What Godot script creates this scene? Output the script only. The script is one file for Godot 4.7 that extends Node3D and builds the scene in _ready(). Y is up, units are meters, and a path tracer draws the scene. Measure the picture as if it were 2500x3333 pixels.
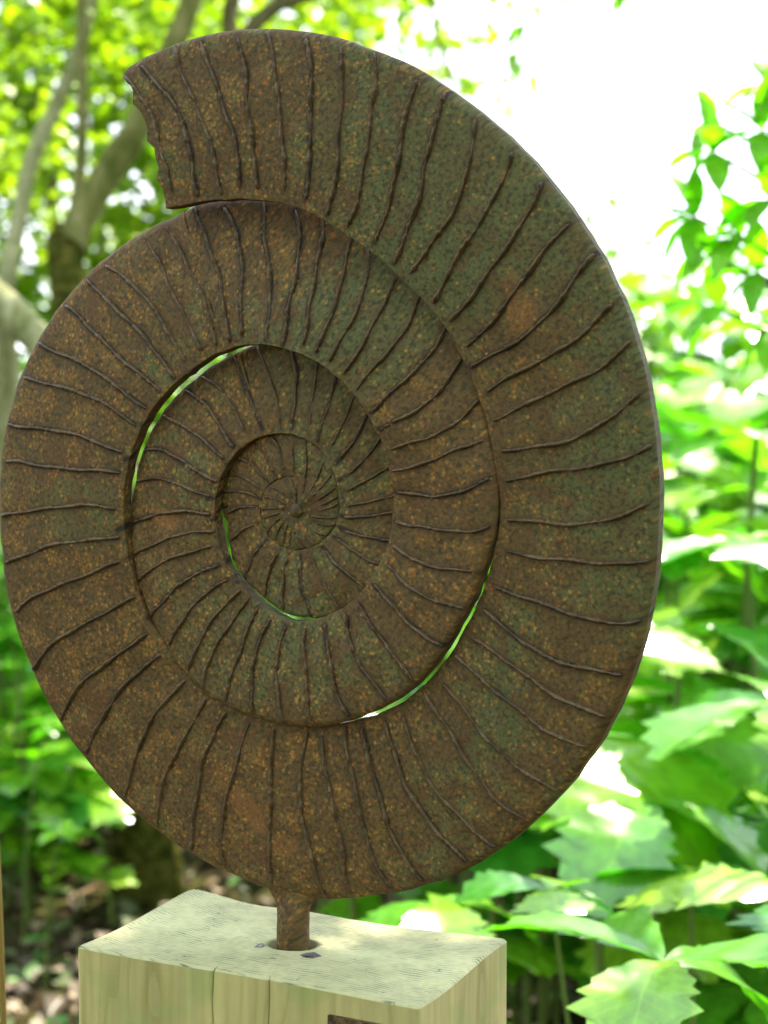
extends Node3D

# ---------------------------------------------------------------- geometry collector
class Geo:
	var v := PackedVector3Array()
	var n := PackedVector3Array()
	var uv := PackedVector2Array()
	var c := PackedColorArray()
	var idx := PackedInt32Array()

	# rows of points; normals follow from the winding. wrap_j: each row closes on itself (last point repeats the first)
	func grid(rows: Array, uvs: Array, flip := false, wrap_j := false, col := Color.WHITE) -> void:
		var h := rows.size()
		var w: int = rows[0].size()
		var base := v.size()
		var acc := PackedVector3Array()
		acc.resize(h * w)
		for i in h:
			var r: PackedVector3Array = rows[i]
			var u: PackedVector2Array = uvs[i]
			for j in w:
				v.append(r[j])
				uv.append(u[j])
				c.append(col)
		for i in h - 1:
			for j in w - 1:
				var a := i * w + j
				var b := a + 1
				var d := a + w
				var e := d + 1
				var tri := [a, b, e, a, e, d] if not flip else [a, e, b, a, d, e]
				for k in 2:
					var p: int = tri[k * 3]
					var q: int = tri[k * 3 + 1]
					var s: int = tri[k * 3 + 2]
					var nn := (v[base + s] - v[base + p]).cross(v[base + q] - v[base + p])
					acc[p] += nn
					acc[q] += nn
					acc[s] += nn
					idx.append(base + p)
					idx.append(base + q)
					idx.append(base + s)
		for i in h:
			if wrap_j:
				var m := acc[i * w] + acc[i * w + w - 1]
				acc[i * w] = m
				acc[i * w + w - 1] = m
			for j in w:
				n.append(acc[i * w + j].normalized())

	func tri(p: Vector3, q0: Vector3, s0: Vector3, nn: Vector3, col: Color) -> void:
		var face := (s0 - p).cross(q0 - p)
		var q := q0 if face.dot(nn) > 0.0 else s0
		var s := s0 if face.dot(nn) > 0.0 else q0
		var base := v.size()
		for x in [p, q, s]:
			v.append(x)
			n.append(nn)
			uv.append(Vector2.ZERO)
			c.append(col)
		idx.append(base)
		idx.append(base + 1)
		idx.append(base + 2)

	func mesh() -> ArrayMesh:
		var a := []
		a.resize(Mesh.ARRAY_MAX)
		a[Mesh.ARRAY_VERTEX] = v
		a[Mesh.ARRAY_NORMAL] = n
		a[Mesh.ARRAY_TEX_UV] = uv
		a[Mesh.ARRAY_COLOR] = c
		a[Mesh.ARRAY_INDEX] = idx
		var m := ArrayMesh.new()
		m.add_surface_from_arrays(Mesh.PRIMITIVE_TRIANGLES, a)
		return m


var rng := RandomNumberGenerator.new()
var names := {}
var M := {}
var leafm := {}

const YAW := -27.0
const SEAT := Vector3(-0.0769, 1.07, -1.3242)
const MID := Vector2(0.0043, 0.3547)

# spiral edge of the steel plate, radius in millimetres every 15 degrees clockwise from -30 degrees
const TURN_A := [396, 393, 379, 360, 341, 327, 317, 308, 303, 304, 306, 308, 312, 312, 313, 309, 307, 306, 307, 307, 304, 304, 298, 287]
const TURN_B := [274, 257, 242, 221, 205, 196, 186, 180, 178, 174, 172, 174, 175, 173, 171, 171, 172, 168, 166, 163, 161, 160, 156, 149]
const TURN_C := [144, 137, 128, 120, 111, 104, 98, 93, 90, 89, 88, 88, 88, 88, 88, 84, 80, 79, 77, 74, 73, 73, 72, 70]
const TURN_D := [67, 64, 60, 56, 51, 46, 42, 39, 37, 36, 34, 33, 32, 31, 32, 32, 33, 34, 34, 34, 34, 34, 33, 32]
const TURN_E := [30, 28, 26, 24, 22, 20, 17, 14, 11, 8, 5, 3, 2, 2]
var R := PackedFloat32Array()

const RIBS_A := [-22, -18, -14, -10, -6, -1, 4, 9, 14, 20, 25, 31, 37, 43, 49, 55, 61, 67, 75, 81, 90, 97, 106, 114, 120, 126, 134, 140, 148, 153, 160, 165, 171, 177, 185, 194, 201, 208, 216, 226, 233, 243, 253, 261, 269, 278, 285, 294, 300, 307, 314, 320]
const RIBS_B := [327, 333, 339, 345, 353, 360, 366, 373, 379, 386, 394, 404, 413, 423, 431, 442, 454, 466, 476, 487, 499, 510, 522, 533, 544, 554, 562, 571, 578, 588, 598, 609, 617, 627, 639, 649, 662, 673]
const RIBS_C := [683, 694, 706, 717, 728, 737, 749, 760, 774, 787, 802, 812, 827, 840, 857, 876, 893, 911, 926, 946, 971, 990, 1004, 1016, 1030, 1045, 1060]
const RIBS_D := [1077, 1096, 1117, 1131, 1145, 1157, 1168, 1183, 1198, 1216, 1237, 1251, 1264, 1278, 1293, 1309, 1326, 1341, 1355, 1376, 1398, 1417, 1435]


func numbered(called: String) -> String:
	var k: int = names.get(called, 0)
	names[called] = k + 1
	return called if k == 0 else "%s_%03d" % [called, k]


func tag(o: Node3D, label: String, category: String, group := "", kind := "") -> void:
	if label:
		o.set_meta("label", label)
	if category:
		o.set_meta("category", category)
	if group:
		o.set_meta("group", group)
	if kind:
		o.set_meta("kind", kind)


func thing(called: String, label: String, category: String, at := Vector3.ZERO, turn := 0.0, group := "") -> Node3D:
	var o := Node3D.new()
	o.name = numbered(called)
	add_child(o, true)
	o.position = at
	o.rotation_degrees.y = turn
	tag(o, label, category, group)
	return o


func part(called: String, mesh: Mesh, mat: Material, parent: Node) -> MeshInstance3D:
	var o := MeshInstance3D.new()
	o.name = numbered(called) if parent == self else called
	o.mesh = mesh
	o.material_override = mat
	parent.add_child(o, true)
	if parent != self:
		var k := 0
		for ch in parent.get_children():
			if ch != o and ch.has_meta("stem_name") and ch.get_meta("stem_name") == called:
				k += 1
		o.set_meta("stem_name", called)
		o.name = called if k == 0 else "%s_%03d" % [called, k]
	return o


func dup(root: Node3D, at: Vector3, turn: float, scaled: float, label: String, group: String) -> Node3D:
	var called: String = root.get_meta("base_name")
	var r: Node3D = root.duplicate()
	r.name = numbered(called)
	add_child(r, true)
	r.position = at
	r.rotation_degrees = Vector3(0, turn, 0)
	r.scale = Vector3.ONE * scaled
	r.set_meta("label", label)
	r.set_meta("group", group)
	return r


func lin(r: float, g: float, b: float) -> Color:
	return Color(r, g, b).linear_to_srgb()


func noise(s: int, freq: float, oct := 3, kind := FastNoiseLite.TYPE_SIMPLEX_SMOOTH) -> FastNoiseLite:
	var f := FastNoiseLite.new()
	f.seed = s
	f.frequency = freq
	f.noise_type = kind
	f.fractal_octaves = oct
	if oct == 1:
		f.fractal_type = FastNoiseLite.FRACTAL_NONE
	return f


func bytes_of(f: FastNoiseLite, n: int) -> PackedByteArray:
	var im := f.get_image(n, n, false, false, true)
	im.convert(Image.FORMAT_L8)
	return im.get_data()


func interp(t: Array, x: float) -> float:
	if x <= t[0].x:
		return t[0].y
	for k in t.size() - 1:
		if x <= t[k + 1].x:
			var f: float = (x - t[k].x) / (t[k + 1].x - t[k].x)
			f = f * f * (3.0 - 2.0 * f) * 0.5 + f * 0.5
			return lerpf(t[k].y, t[k + 1].y, f)
	return t[-1].y


func catmull(p: Array, steps: int) -> PackedVector3Array:
	var out := PackedVector3Array()
	for k in p.size() - 1:
		var a: Vector3 = p[maxi(k - 1, 0)]
		var b: Vector3 = p[k]
		var c: Vector3 = p[k + 1]
		var d: Vector3 = p[mini(k + 2, p.size() - 1)]
		for s in steps:
			out.append(b.cubic_interpolate(c, a, d, float(s) / steps))
	out.append(p[-1])
	return out


# a round limb along points with one radius per given point
func tube(g: Geo, pts: Array, radii: Array, sides := 8, steps := 4, rough := 0.0, seed_at := 0) -> void:
	var line := catmull(pts, steps)
	var nz := noise(40 + seed_at, 3.0, 2)
	var rows := []
	var uvs := []
	var side := Vector3.RIGHT
	var run := 0.0
	for k in line.size():
		var dir := (line[mini(k + 1, line.size() - 1)] - line[maxi(k - 1, 0)]).normalized()
		side = (side - dir * side.dot(dir))
		if side.length() < 0.01:
			side = dir.cross(Vector3.FORWARD)
		side = side.normalized()
		var up := dir.cross(side)
		var f := float(k) / steps
		var lo := mini(int(f), radii.size() - 2)
		var r: float = lerpf(radii[lo], radii[lo + 1], clampf(f - lo, 0, 1))
		if k > 0:
			run += line[k].distance_to(line[k - 1])
		var row := PackedVector3Array()
		var uvr := PackedVector2Array()
		for j in sides + 1:
			var a := TAU * (j % sides) / sides
			var dd := side * cos(a) + up * sin(a)
			var q := line[k] + dd * r
			var rr := r * (1.0 + rough * nz.get_noise_3d(q.x * 3.0, q.y * 3.0, q.z * 3.0))
			row.append(line[k] + dd * rr)
			uvr.append(Vector2(float(j) / sides * r * 6.0, run))
		rows.append(row)
		uvs.append(uvr)
	g.grid(rows, uvs, false, true)


func _ready() -> void:
	rng.seed = 11
	# ------------------------------------------------------------ camera, sky, sun, exposure
	var cam := Camera3D.new()
	cam.name = "camera"
	add_child(cam)
	var att := CameraAttributesPhysical.new()
	att.frustum_focal_length = 39.0
	att.frustum_focus_distance = 1.32
	att.frustum_near = 0.05
	att.frustum_far = 600.0
	att.exposure_aperture = 3.7
	cam.attributes = att
	cam.fov = 34.36
	cam.near = 0.05
	cam.far = 600.0
	cam.position = Vector3(0, 1.5, 0)
	cam.rotation_degrees = Vector3(-3.293, 0, 0)
	cam.current = true
	var sky_m := ProceduralSkyMaterial.new()
	sky_m.sky_top_color = Color(0.84, 0.90, 0.97)
	sky_m.sky_horizon_color = Color(0.97, 0.98, 0.99)
	sky_m.sky_curve = 0.18
	sky_m.ground_bottom_color = Color(0.20, 0.24, 0.13)
	sky_m.ground_horizon_color = Color(0.85, 0.9, 0.85)
	sky_m.ground_curve = 0.02
	var sky := Sky.new()
	sky.sky_material = sky_m
	var env := Environment.new()
	env.background_mode = Environment.BG_SKY
	env.sky = sky
	env.background_energy_multiplier = 1.0
	env.tonemap_mode = Environment.TONE_MAPPER_LINEAR
	env.tonemap_exposure = 4.3
	env.sdfgi_enabled = true
	env.ssao_enabled = true
	env.ssil_enabled = true
	var we := WorldEnvironment.new()
	we.name = "world_environment"
	we.environment = env
	add_child(we)
	var sun := DirectionalLight3D.new()
	sun.name = "sun"
	sun.light_energy = 1.6
	sun.light_color = Color(1.0, 0.96, 0.87)
	sun.light_angular_distance = 0.5
	sun.shadow_enabled = true
	add_child(sun)
	sun.look_at_from_position(Vector3(0.24, 0.75, -0.61) * 20.0, Vector3.ZERO)

	for t in [TURN_A, TURN_B, TURN_C, TURN_D, TURN_E]:
		for x in t:
			R.append(x * 0.001)
	make_materials()
	make_leaves()
	build_ground()
	build_trees()
	build_post()
	build_sculpture()
	build_plants()
	build_litter()


# ---------------------------------------------------------------- materials
func std(color: Color, rough: float, spec := 0.5) -> StandardMaterial3D:
	var m := StandardMaterial3D.new()
	m.albedo_color = color
	m.roughness = rough
	m.metallic_specular = spec
	return m


func leaf_mat(color: Color, thru: Color, rough: float) -> StandardMaterial3D:
	var m := std(color, rough, 0.5)
	m.backlight_enabled = true
	m.backlight = thru
	m.cull_mode = BaseMaterial3D.CULL_DISABLED
	return m


# two noises mixed into a colour picture
func mottled(n: int, s: int, freq: float, ramp: Array, stretch := 1.0) -> ImageTexture:
	var a := bytes_of(noise(s, freq, 4), n)
	var b := bytes_of(noise(s + 1, freq * 6.0, 3), n)
	var data := PackedByteArray()
	data.resize(n * n * 3)
	for y in n:
		for x in n:
			var ys := int(y * stretch) % n
			var f := a[ys * n + x] / 255.0 * 0.62 + b[ys * n + x] / 255.0 * 0.38
			f = clampf((f - 0.5) * 1.7 + 0.5, 0.0, 0.999) * (ramp.size() - 1)
			var k := int(f)
			var c: Color = ramp[k].lerp(ramp[k + 1], f - k)
			var at := (y * n + x) * 3
			data[at] = int(c.r * 255)
			data[at + 1] = int(c.g * 255)
			data[at + 2] = int(c.b * 255)
	return ImageTexture.create_from_image(Image.create_from_data(n, n, false, Image.FORMAT_RGB8, data))


func height_tex(n: int, s: int, freq: float, oct := 4) -> ImageTexture:
	var im := noise(s, freq, oct).get_image(n, n, false, false, true)
	im.convert(Image.FORMAT_RGB8)
	return ImageTexture.create_from_image(im)


func make_materials() -> void:
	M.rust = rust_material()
	var weld := std(Color.WHITE, 0.55, 0.45)
	weld.albedo_texture = mottled(256, 71, 0.02, [Color(0.14, 0.11, 0.07), Color(0.21, 0.17, 0.10), Color(0.31, 0.19, 0.09), Color(0.38, 0.34, 0.25), Color(0.31, 0.16, 0.08)])
	weld.uv1_triplanar = true
	weld.uv1_scale = Vector3.ONE * 9.0
	weld.heightmap_enabled = true
	weld.heightmap_texture = height_tex(256, 72, 0.06)
	weld.heightmap_scale = 0.08
	weld.metallic = 0.15
	M.weld = weld
	var bark := std(Color.WHITE, 0.95, 0.2)
	bark.albedo_texture = mottled(256, 21, 0.02, [Color(0.24, 0.28, 0.10), Color(0.33, 0.34, 0.17), Color(0.42, 0.40, 0.25), Color(0.50, 0.47, 0.33)])
	bark.uv1_triplanar = true
	bark.uv1_scale = Vector3(3, 1.2, 3)
	bark.heightmap_enabled = true
	bark.heightmap_texture = height_tex(256, 23, 0.03)
	bark.heightmap_scale = 1.2
	M.bark = bark
	var pale := bark.duplicate()
	pale.albedo_texture = mottled(256, 25, 0.02, [Color(0.34, 0.36, 0.20), Color(0.46, 0.46, 0.31), Color(0.54, 0.53, 0.40), Color(0.62, 0.60, 0.48)])
	M.pale = pale
	var dark := bark.duplicate()
	dark.albedo_texture = mottled(256, 27, 0.02, [Color(0.18, 0.20, 0.10), Color(0.27, 0.26, 0.15), Color(0.36, 0.33, 0.22), Color(0.42, 0.38, 0.27)])
	M.dark = dark
	var moss := std(Color.WHITE, 1.0, 0.1)
	moss.albedo_texture = mottled(256, 31, 0.03, [Color(0.12, 0.14, 0.05), Color(0.21, 0.23, 0.08), Color(0.33, 0.32, 0.13), Color(0.46, 0.42, 0.24)])
	moss.uv1_triplanar = true
	moss.uv1_scale = Vector3.ONE * 2.5
	moss.heightmap_enabled = true
	moss.heightmap_texture = height_tex(256, 33, 0.08)
	moss.heightmap_scale = 2.0
	M.moss = moss
	var soil := std(Color.WHITE, 1.0, 0.1)
	soil.albedo_texture = mottled(512, 35, 0.012, [Color(0.10, 0.09, 0.06), Color(0.17, 0.14, 0.10), Color(0.24, 0.20, 0.14), Color(0.22, 0.25, 0.11), Color(0.36, 0.29, 0.21)])
	soil.uv1_triplanar = true
	soil.uv1_scale = Vector3.ONE * 0.9
	soil.heightmap_enabled = true
	soil.heightmap_texture = height_tex(512, 36, 0.03)
	soil.heightmap_scale = 3.0
	M.soil = soil
	M.end_grain = end_grain_material()
	M.side_grain = side_grain_material()
	var cr := leaf_mat(Color.WHITE, Color(1.0, 1.0, 0.55), 0.5)
	cr.vertex_color_use_as_albedo = true
	M.crown = cr
	# broad leaves: a vein pattern under five tints
	var veins := vein_texture()
	var tints := [Color(0.54, 0.77, 0.22), Color(0.45, 0.71, 0.22), Color(0.61, 0.80, 0.22), Color(0.32, 0.60, 0.22), Color(0.68, 0.83, 0.26)]
	M.broad = []
	for t in tints:
		var m := leaf_mat(t, Color(0.85, 1.0, 0.45), 0.24)
		m.albedo_texture = veins
		m.metallic_specular = 0.75
		M.broad.append(m)
	M.lance = []
	for t in [Color(0.62, 0.80, 0.24), Color(0.68, 0.85, 0.28), Color(0.55, 0.74, 0.24)]:
		var m := leaf_mat(t, Color(0.85, 1.15, 0.4), 0.4)
		m.albedo_texture = veins
		M.lance.append(m)
	M.stalk = std(Color(0.33, 0.40, 0.13), 0.7)
	M.cane = std(Color(0.50, 0.40, 0.17), 0.6)
	M.litter = []
	for t in [Color(0.33, 0.25, 0.16), Color(0.45, 0.36, 0.25), Color(0.24, 0.18, 0.12), Color(0.52, 0.45, 0.35), Color(0.32, 0.34, 0.20)]:
		M.litter.append(leaf_mat(t, Color(0.3, 0.25, 0.15), 0.55))


func vein_texture() -> ImageTexture:
	var n := 256
	var a := bytes_of(noise(51, 0.02, 4), n)
	var data := PackedByteArray()
	data.resize(n * n * 3)
	for y in n:
		for x in n:
			var u := absf(x / 255.0 - 0.5) * 2.0
			var s := y / 255.0
			var ph := fposmod((s - u * 0.28) * 11.0, 1.0)
			var vein := maxf(1.0 - absf(ph - 0.5) * 14.0, 0.0) * 0.6
			vein = maxf(vein, 1.0 - u * 34.0)
			var f := 0.78 + a[y * n + x] / 255.0 * 0.22 + vein * 0.16
			var at := (y * n + x) * 3
			data[at] = int(clampf(f * 0.94 + vein * 0.08, 0, 1) * 255)
			data[at + 1] = int(clampf(f, 0, 1) * 255)
			data[at + 2] = int(clampf(f * 0.9 + vein * 0.1, 0, 1) * 255)
	return ImageTexture.create_from_image(Image.create_from_data(n, n, false, Image.FORMAT_RGB8, data))


func plate_uv(p: Vector3) -> Vector2:
	return Vector2((p.x + p.z * 0.9 + 0.38) / 0.76, 1.0 - (p.y + p.z * 0.6 + 0.02) / 0.76)


func rust_material() -> StandardMaterial3D:
	var n := 1024
	var big := bytes_of(noise(1, 0.006, 3), n)
	var mid := bytes_of(noise(2, 0.022, 4), n)
	var fine := bytes_of(noise(3, 0.21, 3), n)
	var speck := bytes_of(noise(4, 0.34, 2), n)
	var pit := bytes_of(noise(5, 0.13, 3), n)
	# rust stains along the welds, with the shade beside the beads painted in
	var stain_shade := PackedByteArray()
	stain_shade.resize(n * n)
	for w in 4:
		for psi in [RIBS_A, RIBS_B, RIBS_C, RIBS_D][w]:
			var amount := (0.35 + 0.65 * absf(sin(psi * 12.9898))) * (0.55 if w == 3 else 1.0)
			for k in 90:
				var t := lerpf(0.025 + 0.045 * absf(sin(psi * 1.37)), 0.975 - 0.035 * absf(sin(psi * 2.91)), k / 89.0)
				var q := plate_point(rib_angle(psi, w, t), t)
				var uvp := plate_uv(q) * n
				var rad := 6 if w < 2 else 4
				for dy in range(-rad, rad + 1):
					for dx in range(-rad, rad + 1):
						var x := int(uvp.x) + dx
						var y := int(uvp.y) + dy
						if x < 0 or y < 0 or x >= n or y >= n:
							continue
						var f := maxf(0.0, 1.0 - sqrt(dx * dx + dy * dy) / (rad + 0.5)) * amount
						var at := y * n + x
						stain_shade[at] = maxi(stain_shade[at], int(f * 255))
	# smooth orange scale where the surface was ground: x, y, half width, half height, turn, strength
	var blots := [[0.207, 0.509, 0.012, 0.013, 0.0, 0.8], [0.203, 0.531, 0.006, 0.011, -0.3, 0.5], [-0.121, 0.345, 0.013, 0.007, 0.3, 1.0], [-0.040, 0.112, 0.022, 0.009, 0.8, 0.85], [-0.005, 0.083, 0.011, 0.009, 0.2, 0.7], [-0.023, 0.152, 0.014, 0.007, 0.1, 0.5], [-0.06, 0.13, 0.014, 0.006, 0.8, 0.5], [0.245, 0.462, 0.012, 0.010, 0.5, 0.35]]
	# parts of the plate that kept smooth olive scale (plus) or went to loose rust (minus): x, y, half width, half height, how much
	var areas := [[0.20, 0.60, 0.10, 0.10, 0.52], [0.10, 0.66, 0.08, 0.06, 0.3], [0.28, 0.40, 0.035, 0.12, 0.46], [0.10, 0.52, 0.06, 0.05, 0.46], [0.03, 0.47, 0.07, 0.04, 0.5], [0.14, 0.36, 0.045, 0.11, -0.8], [0.20, 0.44, 0.03, 0.10, -0.4], [0.26, 0.22, 0.05, 0.06, -0.6], [-0.05, 0.58, 0.08, 0.05, -0.6], [-0.22, 0.46, 0.07, 0.12, -0.5], [-0.20, 0.26, 0.08, 0.10, -0.4], [0.0, 0.12, 0.12, 0.07, -0.5], [-0.20, 0.35, 0.05, 0.03, 0.5], [-0.05, 0.25, 0.06, 0.05, 0.35]]
	var green := Color(0.355, 0.365, 0.21)
	var brown := Color(0.39, 0.285, 0.145)
	var umber := Color(0.225, 0.185, 0.095)
	var orange := Color(0.66, 0.46, 0.18)
	var red := Color(0.40, 0.19, 0.09)
	var data := PackedByteArray()
	data.resize(n * n * 3)
	var hd := PackedByteArray()
	hd.resize(n * n * 3)
	for y in n:
		for x in n:
			var at := y * n + x
			var b := big[at] / 255.0
			var m := mid[at] / 255.0
			var f := fine[at] / 255.0
			var s := speck[at] / 255.0
			var p := pit[at] / 255.0
			var g := clampf((b * 0.45 + m * 0.70 + f * 0.12 - 0.645) * 4.6 + 0.75 * x / n - 0.15 * y / n, 0.0, 1.0)
			var c := brown
			var px0 := x / 1024.0 * 0.76 - 0.38
			var py0 := (1.0 - y / 1024.0) * 0.76 - 0.02
			for q in areas:
				var far: float = ((px0 - q[0]) / q[2]) ** 2 + ((py0 - q[1]) / q[3]) ** 2
				if far < 1.6:
					g = clampf(g + q[4] * clampf((1.6 - far) * 0.9, 0.0, 1.0) * (0.55 + 0.9 * m), 0.0, 1.0)
			c = brown.lerp(green, g * 0.9)
			c = c.lerp(umber, clampf((0.44 - p) * 4.0, 0.0, 0.7))
			var warm := clampf((m * 0.8 + p * 0.35 - 0.52) * 3.2, 0.0, 1.0) * (1.0 - g * 0.8)
			c = c.lerp(Color(0.50, 0.355, 0.155), warm * 0.6)
			c = c.lerp(Color(0.42, 0.25, 0.13), clampf((b - 0.55) * 3.0, 0.0, 0.6) * (1.0 - g) * (1.0 - 0.6 * x / n))
			var st := stain_shade[at] / 255.0
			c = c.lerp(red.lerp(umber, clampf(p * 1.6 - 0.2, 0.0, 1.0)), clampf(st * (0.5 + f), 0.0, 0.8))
			c = c.lerp(Color(0.11, 0.085, 0.05), smoothstep(0.42, 0.75, st) * 0.85)  # dark line hugging each bead: its shade, put into the colour
			var px := x / 1024.0 * 0.76 - 0.38
			var py := (1.0 - y / 1024.0) * 0.76 - 0.02
			for q in blots:
				var dx: float = px - q[0]
				var dy: float = py - q[1]
				if absf(dx) < 0.03 and absf(dy) < 0.03:
					var ca := cos(q[4])
					var sa := sin(q[4])
					var ex: float = (dx * ca - dy * sa) / q[2]
					var ey: float = (dx * sa + dy * ca) / q[3]
					var inside: float = clampf((1.25 - sqrt(ex * ex + ey * ey) - (m - 0.5) * 0.9) * 3.0, 0.0, 1.0)
					c = c.lerp(Color(0.52, 0.34, 0.17), inside * q[5] * 0.9)
			var dim := 0.68 + 0.32 * f
			data[at * 3] = int(clampf(c.r * dim, 0, 1) * 255)
			data[at * 3 + 1] = int(clampf(c.g * dim, 0, 1) * 255)
			data[at * 3 + 2] = int(clampf(c.b * dim, 0, 1) * 255)
			var h := int(clampf(0.45 * f + 0.35 * s + 0.3 * p - 0.1, 0, 1) * 255)
			hd[at * 3] = h
			hd[at * 3 + 1] = h
			hd[at * 3 + 2] = h
	# grains of loose rust: gold, orange, red, dark pits and a few pale flecks, thickest where the steel is brown
	var r := RandomNumberGenerator.new()
	r.seed = 77
	var grains := [Color(0.66, 0.47, 0.18), Color(0.58, 0.38, 0.15), Color(0.62, 0.33, 0.14), Color(0.42, 0.18, 0.09), Color(0.16, 0.12, 0.07), Color(0.20, 0.17, 0.10), Color(0.60, 0.55, 0.42)]
	for k in 110000:
		var cx := r.randf() * n
		var cy := r.randf() * n
		var at0 := int(cy) * n + int(cx)
		var thick := mid[at0] / 255.0 * 0.7 + pit[at0] / 255.0 * 0.5 - 0.22 * cx / n
		var kind: int = [0, 0, 0, 1, 1, 1, 2, 2, 3, 3, 4, 5, 5, 6][r.randi() % 14]
		if kind < 3 and r.randf() > clampf((thick - 0.40) * 4.0, 0.04, 1.0):
			continue
		var gx := cx / 1024.0 * 0.76 - 0.38
		var gy := (1.0 - cy / 1024.0) * 0.76 - 0.02
		var bare := 0.0
		for q in areas:
			if q[4] > 0.45:
				bare += clampf(1.5 - ((gx - q[0]) / q[2]) ** 2 - ((gy - q[1]) / q[3]) ** 2, 0.0, 1.0) * q[4]
		if r.randf() < bare:
			continue
		if kind == 6 and r.randf() > 0.25:
			continue
		var rad := r.randf_range(0.6, 1.8) if kind < 3 else r.randf_range(0.5, 1.4)
		var amt := r.randf_range(0.25, 0.80) * (0.7 if kind > 2 else 1.0)
		var gc: Color = grains[kind]
		var lim := int(ceilf(rad)) + 1
		for dy in range(-lim, lim + 1):
			for dx in range(-lim, lim + 1):
				var x := int(cx) + dx
				var y := int(cy) + dy
				if x < 0 or y < 0 or x >= n or y >= n:
					continue
				var f := clampf(rad + 0.5 - sqrt((x - cx) ** 2 + (y - cy) ** 2), 0.0, 1.0) * amt
				if f <= 0.0:
					continue
				var at := (y * n + x) * 3
				data[at] = int(lerpf(data[at], gc.r * 255.0, f))
				data[at + 1] = int(lerpf(data[at + 1], gc.g * 255.0, f))
				data[at + 2] = int(lerpf(data[at + 2], gc.b * 255.0, f))
				var hh := int(clampf(hd[at] + f * (40.0 if kind != 4 and kind != 5 else -50.0), 0, 255))
				hd[at] = hh
				hd[at + 1] = hh
				hd[at + 2] = hh
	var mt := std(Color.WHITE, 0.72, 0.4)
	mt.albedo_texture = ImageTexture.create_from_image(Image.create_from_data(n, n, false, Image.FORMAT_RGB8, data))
	mt.heightmap_enabled = true
	mt.heightmap_texture = ImageTexture.create_from_image(Image.create_from_data(n, n, false, Image.FORMAT_RGB8, hd))
	mt.heightmap_scale = 0.05
	return mt


func end_grain_material() -> StandardMaterial3D:
	var n := 768
	var a := bytes_of(noise(61, 0.006, 3), n)
	var b := bytes_of(noise(62, 0.05, 3), n)
	var d := bytes_of(noise(63, 0.012, 3), n)
	var data := PackedByteArray()
	data.resize(n * n * 3)
	for y in n:
		for x in n:
			var at := y * n + x
			var px := x / float(n) * 0.34 - 0.17
			var py := y / float(n) * 0.34 - 0.17
			# growth rings: wide arcs about a heart outside the block
			var r := sqrt((px - 0.03) ** 2 * 0.55 + (py + 0.34) ** 2) + (a[at] / 255.0 - 0.5) * 0.005
			var ring := fposmod(r * 260.0, 1.0)
			var late := smoothstep(0.62, 0.95, ring) * (1.0 - smoothstep(0.97, 1.0, ring))
			var dirt := clampf((d[at] / 255.0 - 0.42) * 2.6, 0.0, 1.0)
			var c := Color(0.70, 0.67, 0.52).lerp(Color(0.63, 0.61, 0.46), a[at] / 255.0)
			c = c.lerp(Color(0.27, 0.28, 0.21), late * (0.25 + 0.95 * dirt) * clampf(b[(y * 3 % n) * n + x / 3] / 255.0 * 2.0 - 0.4, 0.0, 1.0))
			c = c.lerp(Color(0.50, 0.52, 0.42), dirt * 0.35 * (b[at] / 255.0))
			var blot := clampf((b[at] / 255.0 + d[at] / 255.0 * 0.4 - 1.08) * 8.0, 0.0, 1.0)
			c = c.lerp(Color(0.28, 0.27, 0.22), blot * 0.55)
			var f := 0.94 + 0.1 * b[at] / 255.0
			data[at * 3] = int(clampf(c.r * f, 0, 1) * 255)
			data[at * 3 + 1] = int(clampf(c.g * f, 0, 1) * 255)
			data[at * 3 + 2] = int(clampf(c.b * f, 0, 1) * 255)
	var m := std(Color.WHITE, 0.8, 0.3)
	m.albedo_texture = ImageTexture.create_from_image(Image.create_from_data(n, n, false, Image.FORMAT_RGB8, data))
	m.heightmap_enabled = true
	m.heightmap_texture = height_tex(256, 64, 0.05)
	m.heightmap_scale = 0.05
	return m


func side_grain_material() -> StandardMaterial3D:
	var n := 512
	var a := bytes_of(noise(65, 0.008, 3), n)
	var b := bytes_of(noise(66, 0.06, 3), n)
	var data := PackedByteArray()
	data.resize(n * n * 3)
	for y in n:
		for x in n:
			# grain runs up the post: stretch the noises along v
			var i1 := (y / 6) * n + x
			var i2 := (y / 24) * n + x
			var wob := (a[i1] / 255.0 - 0.5) * 0.30
			var ring := fposmod((x / float(n) + wob) * 13.0, 1.0)
			var late := smoothstep(0.55, 0.92, ring) * (1.0 - smoothstep(0.95, 1.0, ring))
			var c := Color(0.71, 0.65, 0.45).lerp(Color(0.63, 0.58, 0.40), a[i1] / 255.0)
			c = c.lerp(Color(0.50, 0.45, 0.24), late * 0.26 * a[i2] / 255.0 * 1.6)
			c = c.lerp(Color(0.55, 0.58, 0.36), clampf((a[y * n + x] / 255.0 - 0.5) * 2.0, 0, 0.6))
			var f := 0.92 + 0.14 * b[i2] / 255.0
			var at := (y * n + x) * 3
			data[at] = int(clampf(c.r * f, 0, 1) * 255)
			data[at + 1] = int(clampf(c.g * f, 0, 1) * 255)
			data[at + 2] = int(clampf(c.b * f, 0, 1) * 255)
	var m := std(Color.WHITE, 0.75, 0.35)
	m.albedo_texture = ImageTexture.create_from_image(Image.create_from_data(n, n, false, Image.FORMAT_RGB8, data))
	return m


# ---------------------------------------------------------------- ground
func ground_at(x: float, z: float) -> float:
	var d := -z
	var side := smoothstep(-0.6, 1.3, x)
	return side * clampf(d - 2.8, 0.0, 8.0) * 0.195 + 0.05 * sin(x * 1.7 + 0.4) * sin(z * 1.3)


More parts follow.
